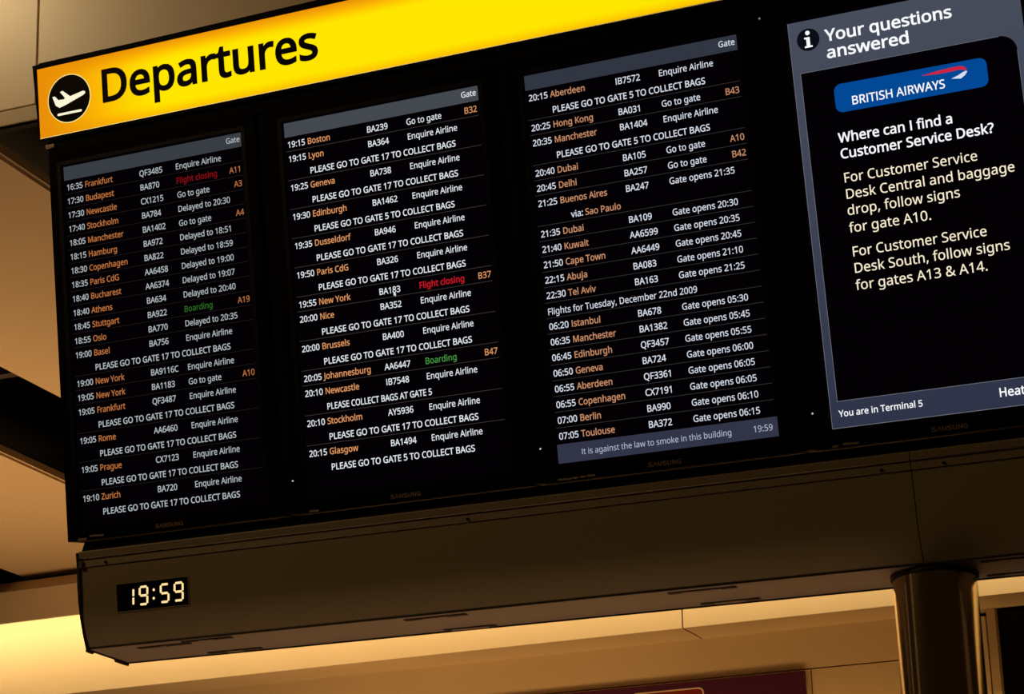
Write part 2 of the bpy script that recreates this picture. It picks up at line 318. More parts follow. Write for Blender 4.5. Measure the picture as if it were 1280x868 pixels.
65,95,49,149,44,214,49,278,65,332,91,377,147,423],[230,379,197,374,169,359,147,336,130,303,120,262,117,213,124,143,146,92,182,60,232,50,262,52,288,58,309,69,326,
85,340,105,349,131,354,161,356,197,356,214,353,267,343,309,326,340,302,362,270,374]]],"h":[496,[[139,431,138,399,135,370,140,370,155,391,174,407,196,420,221,429,
247,435,273,437,321,433,360,421,391,400,413,370,426,330,431,280,431,0,361,0,361,275,355,321,338,353,308,372,265,379,222,374,189,360,166,338,150,308,142,269,139,
222,139,0,68,0,68,609,139,609]]],"i":[207,[[139,430,139,0,68,0,68,430],[104,591,119,588,133,580,142,566,145,546,142,526,133,512,119,504,104,501,88,504,75,512,66,
526,63,546,66,566,75,580,88,588]]],"j":[207,[[18,-192,-18,-190,-44,-183,-44,-126,-19,-132,9,-134,32,-130,51,-120,64,-100,68,-67,68,430,139,430,139,-64,136,-101,
126,-133,110,-159,87,-177,56,-189],[63,546,66,566,75,580,88,588,104,591,119,588,133,580,142,566,145,546,142,526,133,512,119,504,104,501,88,504,75,512,66,526]]],
"k":[428,[[138,291,137,257,135,221,138,221,152,240,172,264,189,285,326,430,409,430,235,246,421,0,336,0,187,200,138,158,138,0,68,0,68,609,138,609]]],"l":[207,
[[139,0,68,0,68,609,139,609]]],"m":[750,[[540,438,603,429,649,401,676,352,685,280,685,0,615,0,615,277,610,321,594,353,567,372,528,379,474,369,438,342,418,298,
411,237,411,0,342,0,342,277,339,308,332,333,320,353,303,367,281,376,253,379,215,374,185,360,164,338,150,308,141,269,139,223,139,0,68,0,68,430,125,430,136,371,
140,371,155,392,173,409,194,422,217,431,241,436,266,438,312,433,349,420,378,398,398,366,402,366,427,398,461,420,499,433]]],"n":[496,[[275,438,343,429,391,401,
421,352,431,280,431,0,361,0,361,275,355,321,338,353,308,372,265,379,204,368,166,338,146,289,139,223,139,0,68,0,68,430,125,430,136,371,140,371,156,392,175,409,
198,422,222,431,248,436]]],"o":[485,[[442,216,438,165,428,121,411,82,388,51,359,25,324,7,285,-4,241,-8,200,-4,163,7,129,25,100,51,77,82,59,121,48,165,44,216,50,
282,68,336,97,380,137,412,186,431,244,438,299,431,347,412,387,380,417,336,436,282],[117,216,120,169,130,128,147,95,172,71,203,56,243,51,282,56,314,71,339,95,356,
128,366,169,369,216,365,263,355,303,338,335,314,359,282,374,242,379,185,368,147,335,124,284]]],"p":[493,[[273,438,344,424,401,383,428,339,444,284,449,216,444,
148,427,93,401,49,365,17,322,-2,272,-8,241,-6,213,1,190,11,170,24,139,55,134,55,137,20,139,-16,139,-192,68,-192,68,430,126,430,136,371,139,371,170,405,189,419,
213,429,240,436],[260,379,221,374,190,362,167,342,152,313,142,275,139,229,139,216,142,167,150,126,165,93,188,70,220,55,261,51,297,56,326,72,348,98,364,131,373,
171,376,217,369,283,348,334,311,367]]],"q":[493,[[354,-9,355,25,358,58,354,58,332,32,303,11,266,-3,219,-8,148,6,93,48,66,91,49,146,44,214,50,282,67,338,93,381,
129,413,172,432,221,438,267,433,304,419,333,397,355,371,358,371,369,430,425,430,425,-192,354,-192],[233,51,272,55,304,67,327,87,342,116,352,153,355,199,355,213,
348,285,328,337,290,369,231,379,181,368,145,334,124,281,117,213,124,145,146,93,182,61]]],"r":[331,[[269,438,295,437,319,433,310,368,287,372,264,374,240,371,217,
363,195,351,176,334,161,313,149,289,141,261,139,229,139,0,68,0,68,430,126,430,134,351,137,351,152,374,170,395,191,413,214,426,240,435]]],"s":[384,[[348,119,343,
80,327,49,302,24,268,6,226,-4,176,-8,135,-6,99,-1,68,8,42,19,42,83,70,71,104,60,141,52,178,49,224,53,256,66,274,86,280,112,271,141,259,154,239,167,212,180,174,
196,135,212,103,228,76,245,57,266,45,292,41,324,52,372,85,408,137,430,202,438,240,436,275,430,308,421,339,409,315,353,258,372,228,378,197,380,159,377,131,366,
114,350,108,328,111,312,119,298,133,286,154,274,219,246,257,231,289,215,314,197,333,176,344,150]]],"t":[289,[[212,50,245,53,272,59,272,5,240,-4,200,-8,167,-5,
138,4,112,20,91,44,78,79,74,125,74,375,13,375,13,409,75,437,103,528,144,528,144,430,269,430,269,375,144,375,144,127,149,93,163,69,185,54]]],"u":[496,[[427,430,
427,0,370,0,359,57,356,57,340,36,321,20,298,8,273,-1,247,-6,220,-8,173,-4,134,8,103,29,81,59,68,99,63,148,63,430,135,430,135,153,141,108,158,76,188,57,230,51,
273,55,306,69,330,91,345,121,354,160,357,206,357,430]]],"v":[407,[[163,0,0,430,75,430,167,176,180,137,193,96,201,63,204,63,214,96,227,138,241,176,332,430,407,
430,244,0]]],"w":[630,[[346,243,336,276,328,308,321,335,316,357,313,357,308,335,302,307,294,275,284,242,207,1,127,1,9,431,82,431,141,201,153,154,163,109,169,73,
172,73,178,97,185,128,193,160,201,188,277,431,354,431,428,188,440,149,451,109,457,74,460,74,466,108,477,153,489,201,549,431,621,431,502,1,419,1]]],"y":[409,[[1,
430,76,430,169,185,184,144,196,105,205,68,209,68,224,121,245,186,333,430,409,430,224,-59,207,-97,188,-130,165,-156,138,-176,106,-188,67,-192,34,-190,9,-186,9,
-130,30,-133,56,-135,79,-132,99,-126,116,-114,130,-99,152,-59,174,-2]]]}''')
CAP = 0.573
GLYPH['I'] = [238, [[156, 0, 83, 0, 83, 573, 156, 573]]]      # plain upright
_cache = {}
def fatten(pts, d):
    """outline moved outwards by d (ink lies to the right of the path)"""
    q = []
    for p in pts:
        if not q or math.dist(p, q[-1]) > 0.004: q.append(p)
    if math.dist(q[0], q[-1]) <= 0.004: q.pop()
    if d == 0: return q
    out = []; n = len(q)
    for i in range(n):
        a, b, c = q[i - 1], q[i], q[(i + 1) % n]
        u = (b[0] - a[0], b[1] - a[1]); v = (c[0] - b[0], c[1] - b[1])
        lu = math.hypot(*u); lv = math.hypot(*v)
        n1 = (-u[1] / lu, u[0] / lu); n2 = (-v[1] / lv, v[0] / lv)
        s = (n1[0] + n2[0], n1[1] + n2[1]); k = max(1 + n1[0] * n2[0] + n1[1] * n2[1], 0.5)
        out.append((b[0] + s[0] / k * d, b[1] + s[1] / k * d))
    return out
def glyph_geo(ch, fat):
    key = (ch, fat)
    if key in _cache: return _cache[key]
    vs = []; loops = []
    for lp in GLYPH[ch][1]:
        pts = fatten([(lp[i] / 1000, lp[i + 1] / 1000) for i in range(0, len(lp), 2)], fat)
        loops.append(list(range(len(vs), len(vs) + len(pts)))); vs += pts
    co, _, fs, _, _, _ = delaunay_2d_cdt([Vector(p) for p in vs], [(l[k - 1], l[k]) for l in loops for k in range(len(l))], [], 0, 1e-6, True)
    vs = [(p.x, p.y) for p in co]
    polys = [[(lp[i] / 1000, lp[i + 1] / 1000) for i in range(0, len(lp), 2)] for lp in GLYPH[ch][1]]
    polys = [fatten(p, fat) for p in polys]
    def wind(x, y):          # winding number about a triangle's centre: ink where it is not zero
        w = 0
        for p in polys:
            for a, b in zip(p, p[1:] + p[:1]):
                if (a[1] > y) != (b[1] > y) and x < a[0] + (y - a[1]) * (b[0] - a[0]) / (b[1] - a[1]): w += 1 if b[1] > a[1] else -1
        return w
    fs = [tuple(f) for f in fs if wind(sum(vs[i][0] for i in f) / len(f), sum(vs[i][1] for i in f) / len(f)) != 0]
    _cache[key] = (vs, fs); return _cache[key]
def natural(s, track=0.0):
    return sum(GLYPH[c][0] / 1000 + track for c in s)
class Print:
    """flat printed or displayed lettering, gathered into one mesh"""
    def __init__(self): self.v = []; self.f = []
    def text(self, s, x, y, cap, x1=None, right=None, sx=None, fat=0.0, track=0.0, z=0.0, squash=0.905):
        k = cap / CAP
        n = natural(s, track) - 0.05
        kx = k * squash if sx is None else sx
        if x1 is not None: kx = (x1 - x) / n
        if right is not None: x = right - n * kx
        for c in s:
            vs, fs = glyph_geo(c, fat); o = len(self.v)
            self.v += [(x + (a - 0.03) * kx, y + b * k, z) for a, b in vs]
            self.f += [tuple(i + o for i in f) for f in fs]
            x += (GLYPH[c][0] / 1000 + track) * kx
        return self
    def poly(self, pts, z=0.0):
        o = len(self.v); self.v += [(a, b, z) for a, b in pts]; self.f.append(tuple(range(o, o + len(pts)))); return self
    def rect(self, x0, y0, x1, y1, z=0.0): return self.poly([(x0, y0), (x1, y0), (x1, y1), (x0, y1)], z)
    def build(self, name, mt, parent, z=0.0):
        me = bpy.data.meshes.new(name)
        me.from_pydata([(a, b, c + z) for a, b, c in self.v], [], self.f)
        # all faces look out of the board
        me.update()
        bm = bmesh.new(); bm.from_mesh(me)
        for f in bm.faces:
            f.normal_update()
            if f.normal.z < 0: f.normal_flip()
        bm.to_mesh(me); bm.free()
        return link(name, me, mt, parent)

# ------------------------------------------------------------------ the tilted board: local x right, y up, z towards the hall
AL = 0.2
BOARD = Matrix.Rotation(math.pi / 2 + AL, 4, 'X')
def board(x=0.0, y=0.0, z=0.0): return BOARD @ Matrix.Translation((x, y, z))
def yz(b, c):
    """board depth coordinates (b down the board, c behind it) -> world y, z"""
    return (b * math.sin(AL) + c * math.cos(AL), -b * math.cos(AL) + c * math.sin(AL))

# ================================================================== SETTING
# floor
fl = box('floor', (-12, -12, -4.3), (14, 9, -4.2), M['floor']); tag(fl, kind='structure')

# suspended ceiling: cream panels with rolled edges below a black void
ce = box('ceiling', (-7, 0.5, 1.25), (5, 8.5, 1.3), M['void']); tag(ce, kind='structure')
ZC = 0.385
for x0, x1 in ((-5.85, -4.53), (-3.862, -2.545), (-1.835, -0.625), (0.10, 1.33), (2.05, 3.28)):
    bm = bmesh.new()
    add_box(bm, (x0, 0.47, ZC), (x1, 5.40, ZC + 0.045))
    bmesh.ops.bevel(bm, geom=[e for e in bm.edges if abs(e.verts[0].co.z - ZC) < 1e-4 and abs(e.verts[1].co.z - ZC) < 1e-4], offset=0.012, segments=2, affect='EDGES')
    from_bm('ceiling_panel', bm, M['ceilpanel'], ce)
# ducts seen faintly in the black gaps
for x, z, r in ((-2.22, 0.78, 0.13), (-4.25, 0.80, 0.14), (-0.28, 0.80, 0.12)):
    bm = bmesh.new()
    bmesh.ops.create_cone(bm, cap_ends=True, segments=20, radius1=r, radius2=r, depth=4.6,
                          matrix=Matrix.Translation((x, 3.0, z)) @ Matrix.Rotation(math.pi / 2, 4, 'X'))
    from_bm('duct', bm, M['duct'], ce)
for y in (1.2, 2.6, 4.0):
    box('ceiling_carrier', (-6, y, 0.50), (4, y + 0.05, 0.56), M['duct'], ce)

# fascia above the sign, leaning a little forward
FAS = Matrix.Translation((0, 0.40, 0.411)) @ Matrix.Rotation(0.07, 4, 'X')
fa = empty('trim_1', FAS); tag(fa, kind='structure')
for x0, x1 in ((-2.35, -0.402), (-0.396, 1.55), (1.556, 3.5)):
    box('fascia_panel', (x0, 0, 0.053), (x1, 0.03, 1.3), M['cream'], fa, bev=0.0025)
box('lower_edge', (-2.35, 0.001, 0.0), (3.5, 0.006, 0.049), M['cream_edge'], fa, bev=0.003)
box('backing', (-2.35, 0.031, 0.004), (3.5, 0.06, 1.3), M['void'], fa)

# back bulkhead: bright beam face, trim in front of its top, soffit, wall below; turned 3 degrees
BK = Matrix.Rotation(-0.05, 4, 'Z')
def back(y): return Matrix.Translation((0, y, 0)) @ BK
t2 = empty('trim_2', back(5.05)); tag(t2, kind='structure')
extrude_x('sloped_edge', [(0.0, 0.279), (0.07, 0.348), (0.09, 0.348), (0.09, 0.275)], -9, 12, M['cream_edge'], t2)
box('trim_board', (-9, 0.0, 0.093), (12, 0.02, 0.277), M['cream'], t2, bev=0.003)
box('lamp_shelf', (-9, 0.021, 0.29), (12, 0.44, 0.30), M['cream'], t2)
t3 = empty('trim_3', back(5.5)); tag(t3, kind='structure')
for x0, x1 in ((-9, 0.079), (0.087, 12)):
    box('beam_face', (x0, 0.0, -0.250), (x1, 0.02, 0.40), M['wall'], t3, bev=0.0015)
    box('beam_soffit', (x0, 0.021, -0.248), (x1 - 0.004, 0.30, -0.236), M['wall'], t3, bev=0.0015)
wb = empty('wall_back', back(5.8)); tag(wb, kind='structure')
box('upper_band', (-9, 0.0, -0.455), (1.50, 0.03, -0.23), M['wall'], wb)
box('wall_panel', (-9, 0.0, -2.4), (0.668, 0.025, -0.461), M['wall'], wb, bev=0.002)
box('wall_panel', (0.674, 0.0, -2.4), (1.50, 0.025, -0.461), M['wall'], wb, bev=0.002)
box('wall_core', (-9, 0.031, -4.19), (1.50, 0.1, -0.23), M['wall'], wb)
# shop opening with a frame beside the column
d1 = empty('door_1', back(5.8)); tag(d1, kind='structure')
box('door_frame', (1.584, -0.02, -4.19), (1.628, 0.05, -0.236), M['cream_edge'], d1, bev=0.004)
box('side_panel', (1.528, -0.012, -4.19), (1.577, 0.03, -0.283), M['cream'], d1, bev=0.003)
box('shadow_gap', (1.50, 0.035, -4.19), (1.60, 0.06, -0.236), M['void'], d1)
box('frame_clip', (1.50, -0.005, -0.262), (1.584, 0.03, -0.246), M['cream_edge'], d1, bev=0.002)
box('door_glass', (1.628, 0.04, -4.19), (12, 0.06, -0.236), M['glass'], d1)


# ================================================================== THINGS
WHITE = {0: gm('dim white pixels', (176, 184, 186)), 1: gm('white pixels', (226, 232, 236)), 2: gm('cool white pixels', (214, 220, 232))}
ORANGE = {0: gm('dim orange pixels', (186, 112, 62)), 1: gm('orange pixels', (222, 150, 96)), 2: gm('pale orange pixels', (198, 140, 104))}
RED = {0: gm('dim red pixels', (128, 14, 22)), 1: gm('red pixels', (200, 24, 40))}
GREEN = {0: gm('dim green pixels', (44, 104, 34)), 1: gm('green pixels', (70, 150, 68))}
BAND = {0: gm('dim grey band', (56, 62, 68)), 1: gm('grey band', (68, 73, 80)), 2: gm('blue grey band', (49, 54, 66))}
LINE = {0: gm('dim divider pixels', (34, 30, 30)), 1: gm('divider pixels', (62, 58, 56)), 2: gm('grey divider pixels', (54, 52, 52))}
SCREEN = gm('lit black pixels', (3, 1, 3))
LEDM = gm('power light', (190, 205, 205))
PITCH, SW, SH = 0.70517, 0.573, 1.01867
BAGS17 = 'PLEASE GO TO GATE 17 TO COLLECT BAGS'; BAGS5 = 'PLEASE GO TO GATE 5 TO COLLECT BAGS'
EQ = 'Enquire Airline'
ROWS = [
 ['16:35|Frankfurt|QF3485|'+EQ+'|', '17:30|Budapest|BA870|!Flight closing|A11', '17:30|Newcastle|CX1215|Go to gate|A3',
  '17:40|Stockholm|BA784|Delayed to 20:30|', '18:05|Manchester|BA1402|Go to gate|A4', '18:15|Hamburg|BA972|Delayed to 18:51|',
  '18:30|Copenhagen|BA822|Delayed to 18:59|', '18:35|Paris CdG|AA6458|Delayed to 19:00|', '18:40|Bucharest|AA6374|Delayed to 19:07|',
  '18:40|Athens|BA634|Delayed to 20:40|', '18:45|Stuttgart|BA922|+Boarding|A19', '18:55|Oslo|BA770|Delayed to 20:35|',
  '19:00|Basel|BA756|'+EQ+'|', BAGS17, '19:00|New York|BA9116C|'+EQ+'|', '19:05|New York|BA1183|Go to gate|A10',
  '19:05|Frankfurt|QF3487|'+EQ+'|', BAGS17, '19:05|Rome|AA6460|'+EQ+'|', BAGS17, '19:05|Prague|CX7123|'+EQ+'|', BAGS17,
  '19:10|Zurich|BA720|'+EQ+'|', BAGS17],
 ['19:15|Boston|BA239|Go to gate|B32', '19:15|Lyon|BA364|'+EQ+'|', BAGS17, '19:25|Geneva|BA738|'+EQ+'|', BAGS17,
  '19:30|Edinburgh|BA1462|'+EQ+'|', BAGS5, '19:35|Dusseldorf|BA946|'+EQ+'|', BAGS17, '19:50|Paris CdG|BA326|'+EQ+'|', BAGS17,
  '19:55|New York|BA183|!Flight closing|B37', '20:00|Nice|BA352|'+EQ+'|', BAGS17, '20:00|Brussels|BA400|'+EQ+'|', BAGS17,
  '20:05|Johannesburg|AA6447|+Boarding|B47', '20:10|Newcastle|IB7548|'+EQ+'|', 'PLEASE COLLECT BAGS AT GATE 5',
  '20:10|Stockholm|AY5936|'+EQ+'|', BAGS17, '20:15|Glasgow|BA1494|'+EQ+'|', BAGS5],
 ['20:15|Aberdeen|IB7572|'+EQ+'|', BAGS5, '20:25|Hong Kong|BA031|Go to gate|B43', '20:35|Manchester|BA1404|'+EQ+'|', BAGS5,
  '20:40|Dubai|BA105|Go to gate|A10', '20:45|Delhi|BA257|Go to gate|B42', '21:25|Buenos Aires|BA247|Gate opens 21:35|', '@via: Sao Paulo',
  '21:35|Dubai|BA109|Gate opens 20:30|', '21:40|Kuwait|AA6599|Gate opens 20:35|', '21:50|Cape Town|AA6449|Gate opens 20:45|',
  '22:15|Abuja|BA083|Gate opens 21:10|', '22:30|Tel Aviv|BA163|Gate opens 21:25|', '#Flights for Tuesday, December 22nd 2009',
  '06:20|Istanbul|BA678|Gate opens 05:30|', '06:35|Manchester|BA1382|Gate opens 05:45|', '06:45|Edinburgh|QF3457|Gate opens 05:55|',
  '06:50|Geneva|BA724|Gate opens 06:00|', '06:55|Aberdeen|QF3361|Gate opens 06:05|', '06:55|Copenhagen|CX7191|Gate opens 06:05|',
  '07:00|Berlin|BA990|Gate opens 06:10|', '07:05|Toulouse|BA372|Gate opens 06:15|'],
]
RP = 0.04037        # row pitch
CAPH = 0.0166
def shell(name, x0, i):
    """a portrait display: bezel with a recessed screen, maker lettering, power light, glint strips"""
    t = empty(name, board(i * PITCH, 0, 0))
    bm = bmesh.new()
    o = [(-0.0455, -1.0635), (0.6215, -1.0635), (0.6215, 0.0455), (-0.0455, 0.0455)]
    n_ = [(-0.004, -SH - 0.004), (SW + 0.004, -SH - 0.004), (SW + 0.004, 0.004), (-0.004, 0.004)]
    zo, zi, zb = 0.006, -0.004, -0.095
    vo = [bm.verts.new((x, y, zo)) for x, y in o]; vi = [bm.verts.new((x, y, zo)) for x, y in n_]
    vd = [bm.verts.new((x, y, zi)) for x, y in n_]; vb = [bm.verts.new((x, y, zb)) for x, y in o]
    for k in range(4):
        j = (k + 1) % 4
        bm.faces.new((vo[k], vo[j], vi[j], vi[k])); bm.faces.new((vi[k], vi[j], vd[j], vd[k])); bm.faces.new((vb[k], vb[j], vo[j], vo[k]))
    bm.faces.new(vb[::-1]); bmesh.ops.recalc_face_normals(bm, faces=bm.faces[:])
    es = [e for e in bm.edges if all(v in vo for v in e.verts)]
    bmesh.ops.bevel(bm, geom=es, offset=0.004, segments=2, affect='EDGES')
    from_bm('bezel', bm, M['bezel'], t)
    ring('bezel_lip', (-0.016, -SH - 0.014, SW + 0.016, 0.014), (-0.004, -SH - 0.004, SW + 0.004, 0.004), 0.006, 0.0080, M['bezel_lip'], t)
    box('screen', (-0.004, -SH - 0.004, -0.006), (SW + 0.004, 0.004, -0.002), SCREEN, t)
    p = Print()
    # wide maker lettering with a barless A
    xs = 0.2375; cw = 0.0112; gp = 0.0012; hh = 0.0105; yb = -1.0555
    for c in 'SAMSUNG':
        if c == 'A':
            w = 0.0022
            p.poly([(xs, yb), (xs + w, yb), (xs + cw / 2, yb + hh * .7), (xs + cw - w, yb), (xs + cw, yb), (xs + cw / 2 + w / 2, yb + hh), (xs + cw / 2 - w / 2, yb + hh)])
        else: p.text(c, xs, yb, hh, x1=xs + cw, fat=0.02)
        xs += cw + gp
    p.build('maker_lettering', M['maker'], t, 0.0064)
    bm = bmesh.new(); bmesh.ops.create_icosphere(bm, subdivisions=2, radius=0.0024, matrix=Matrix.Translation((-0.0424, -0.9756, 0.007)))
    if i: from_bm('power_light', bm, LEDM, t)
    else: bm.free()
    return t
def glints(t, spans):  # thin pale strips that stand for glints on the lower bezel
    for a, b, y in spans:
        plate('glint', [(a, y - 0.0015), (b - 0.004, y - 0.003), (b, y + 0.0015), (a + 0.004, y + 0.003)], 0.0062, 0.010, M['glint'], t)

LAB = ['departures screen above the digital clock, rows from 16:35 Frankfurt to 19:10 Zurich',
       'second departures screen from the left, rows from 19:15 Boston to 20:15 Glasgow',
       'third departures screen from the left, from 20:15 Aberdeen down to a grey footer']
for i in range(3):
    t = shell('flight_display', 0, i)
    tag(t, LAB[i], 'display screen', 'portrait screens in the departures board')
    W_, O_, L_ = WHITE[i], ORANGE[i], LINE[i]
    hb = Print().rect(0, -0.0400, SW, 0).build('header_bar', BAND[i], t, -0.0016)
    Print().text('Gate', 0, -0.0252, 0.0152, right=0.5675, squash=.93, fat=0.010).build('heading_text', W_, hb, -0.0012)
    for k, row in enumerate(ROWS[i]):
        y = -(0.0697 + k * RP); yb = -(0.0400 + (k + 1) * RP)
        nxt = ROWS[i][k + 1] if k + 1 < len(ROWS[i]) else ''
        last = (k == len(ROWS[i]) - 1)
        follow = (nxt[:6] == 'PLEASE' or nxt[:1] == '@')
        r = Print().rect(0, yb, SW, yb + RP).build('message_row' if row[0] in 'P@#' else 'flight_row', SCREEN, t, -0.0018)
        if row[0] == 'P':
            x1 = {BAGS17: 0.4985, BAGS5: 0.4815}.get(row, 0.3745)
            Print().text(row, 0.0700, y - 0.0012, CAPH, x1=x1, fat=0.012).build('message_text', W_, r, -0.0012)
        elif row[0] == '@':
            Print().text(row[1:5], 0.0950, y - 0.001, CAPH, fat=0.010).build('message_text', W_, r, -0.0012)
            Print().text(row[6:], 0.1330, y - 0.001, CAPH, fat=0.010).build('message_text', O_, r, -0.0012)
        elif row[0] == '#':
            Print().text(row[1:], 0.0075, y - 0.0015, CAPH, x1=0.4060, fat=0.004).build('message_text', W_, r, -0.0012)
        else:
            tm, city, no, st, gt = row.split('|')
            Print().text(tm, 0.0080, y, CAPH, x1=0.0605, fat=0.010).build('time_text', W_, r, -0.0012)
            Print().text(no, 0.2460, y, CAPH, fat=0.010).build('flight_number_text', W_, r, -0.0012)
            Print().text(city, 0.0680, y, CAPH, fat=0.010).build('destination_text', O_, r, -0.0012)
            sm = W_
            if st[0] == '!': sm = RED[i]; st = st[1:]
            elif st[0] == '+': sm = GREEN[i]; st = st[1:]
            Print().text(st, 0.3625, y, CAPH, fat=(0.014 if sm in RED.values() else 0.006)).build('status_text', sm, r, -0.0012)
            if gt: Print().text(gt, 0, y, CAPH, right=0.5665, fat=0.006).build('gate_text', O_, r, -0.0012)
        if not last and not follow:
            Print().rect(0.002, yb - 0.0002, 0.570, yb + 0.0010).build('divider_line', L_, r, -0.0012)
    if i == 2:
        fb = Print().rect(0, -SH, SW, -0.9700).build('footer_bar', gm('footer band', (50, 53, 72)), t, -0.0016)
        FP = gm('footer pixels', (178, 186, 206))
        Print().text('It is against the law to smoke in this building', 0.0640, -1.0022, 0.0150, x1=0.4560).build('footer_text', FP, fb, -0.0012)
        Print().text('19:59', 0.5110, -1.0022, 0.0155, x1=0.5600).build('footer_time', FP, fb, -0.0012)
    if i == 1:      # pointer arrow left on the screen
        cxp, cyp = 0.2877, -0.5050
        cyp -= 0.0060
        Print().poly([(cxp + x * .6, cyp - y * .62) for x, y in ((0, 0), (.0135, .0130), (.0080, .0140), (.0110, .0205), (.0078, .0218), (.0050, .0155), (0, .0190))]).build('pointer_arrow', W_, t, -0.0004)
    if i == 0: glints(t, [(-0.010, 0.020, -1.0605), (0.028, 0.075, -1.0555)])
    if i == 1: glints(t, [(0.000, 0.030, -1.0615)])
    if i == 2: glints(t, [(-0.004, 0.036, -1.0600), (0.036, 0.052, -1.0595), (0.056, 0.072, -1.0590), (0.074, 0.098, -1.0585)])

# the information display
t = shell('information_display', 0, 3)
tag(t, 'blue grey customer information screen at the right end, headed Your questions answered', 'display screen', None)
SR = 0.566
fr = Print()
fr.rect(0, -SH, SR, -0.9537).rect(0, -0.9537, 0.0190, -0.1315).rect(0.5447, -0.9537, SR, -0.1315).rect(0, -0.1315, SR, 0)
cr, cx, cy = 0.040, 0.5447, -0.1315
arc = [(cx - cr + cr * math.cos(math.radians(90 * k / 10)), cy - cr + cr * math.sin(math.radians(90 * k / 10))) for k in range(11)]
fr.poly([(cx, cy)] + arc[::-1])
fg = glow('blue grey page', srgb(66, 72, 88))
nt = fg.node_tree; tc = nt.nodes.new('ShaderNodeTexCoord'); sx = nt.nodes.new('ShaderNodeSeparateXYZ'); rp = nt.nodes.new('ShaderNodeValToRGB')
mr = nt.nodes.new('ShaderNodeMapRange'); mr.inputs['From Min'].default_value = -1.02; mr.inputs['From Max'].default_value = 0
nt.links.new(tc.outputs['Object'], sx.inputs[0]); nt.links.new(sx.outputs[1], mr.inputs[0]); nt.links.new(mr.outputs[0], rp.inputs[0])
rp.color_ramp.elements[0].color = (*srgb(47, 51, 72), 1); rp.color_ramp.elements[1].color = (*srgb(72, 77, 92), 1)
nt.links.new(rp.outputs[0], [n for n in nt.nodes if n.type == 'EMISSION'][0].inputs[0])
page = fr.build('page_frame', fg, t, -0.0016)
edge = Print()
edge.rect(0.0190, -0.1325, 0.5047, -0.1315).rect(0.0190, -0.9540, 0.5447, -0.9528).rect(0.0188, -0.9537, 0.0200, -0.1315).rect(0.5440, -0.9537, 0.5450, -0.1715)
edge.rect(0, -SH, SR, -SH + 0.0014).rect(0, -SH, 0.0012, 0)
edge.build('page_edge_line', gm('page edge pixels', (112, 116, 124)), page, -0.0013)
WH = gm('bright white pixels', (250, 252, 255)); CRM = gm('cream pixels', (250, 238, 208))
Print().text('Your questions', 0.0925, -0.0625, 0.0290, x1=0.4020, fat=0.018).build('title_text', WH, t, -0.0010)
Print().text('answered', 0.0905, -0.1058, 0.0290, x1=0.2945, fat=0.018).build('title_text', WH, t, -0.0010)
ic = Print().poly(circle(0.0478, -0.0495, 0.0285)).build('information_badge', gm('badge pixels', (10, 12, 22)), t, -0.0012)
p = Print().poly(circle(0.0480, -0.0325, 0.0057, 20))
p.poly([(0.0385, -0.0435), (0.0522, -0.0435), (0.0522, -0.0655), (0.0575, -0.0655), (0.0575, -0.0700), (0.0380, -0.0700), (0.0380, -0.0655), (0.0432, -0.0655), (0.0432, -0.0478), (0.0385, -0.0478)])
p.build('badge_letter', WH, ic, 0.0003)
lg = Print().poly(rrect(0.0970, -0.2475, 0.4690, -0.1757, (.018,) * 4)).build('airline_logo', gm('logo blue pixels', (2, 72, 148)), t, -0.0012)
p = Print().text('BRITISH AIRWAYS', 0.1380, -0.2335, 0.0212, x1=0.3660, fat=0.010)
p.build('logo_text', WH, lg, 0.0003)
Print().poly([(0.3118, -0.1935), (0.3480, -0.1890), (0.3850, -0.1868), (0.4060, -0.1868), (0.4165, -0.1905), (0.4212, -0.1975), (0.4190, -0.2005),
              (0.4120, -0.1965), (0.4000, -0.1955), (0.3800, -0.1965), (0.3500, -0.1965)]).build('ribbon', gm('logo red pixels', (206, 34, 62)), lg, 0.0003)
Print().poly([(0.3822, -0.2142), (0.4000, -0.2085), (0.4110, -0.2030), (0.4195, -0.2008), (0.4222, -0.2030), (0.4160, -0.2110), (0.4055, -0.2178)]).build('ribbon', gm('logo white pixels', (214, 222, 238)), lg, 0.0003)
Print().text('Where can I find a', 0.0955, -0.3222, 0.0240, x1=0.3735, fat=0.014).build('question_text', WH, t, -0.0010)
Print().text('Customer Service Desk?', 0.0955, -0.3625, 0.0240, x1=0.4665, fat=0.014).build('question_text', WH, t, -0.0010)
for s, x1, y in (('For Customer Service', .4205, .4230), ('Desk Central and baggage', .5035, .4640), ('drop, follow signs', .3695, .5045), ('for gate A10.', .2960, .5480),
                 ('For Customer Service', .4205, .6075), ('Desk South, follow signs', .4695, .6485), ('for gates A13 & A14.', .4130, .6905)):
    Print().text(s, 0.0965, -y, 0.0240, x1=x1, fat=0.003).build('answer_text', CRM, t, -0.0010)
p = Print().text('You are in Terminal 5', 0.0207, -0.9912, 0.0152, x1=0.2225, fat=0.012).build('footer_text', WH, t, -0.0010)
p = Print().text('Heathrow', 0.4025, -0.9925, 0.0205, x1=0.5280, fat=0.014)
p.build('footer_text', WH, t, -0.0010)
glints(t, [(-0.004, 0.014, -1.0615), (0.022, 0.064, -1.0590)])

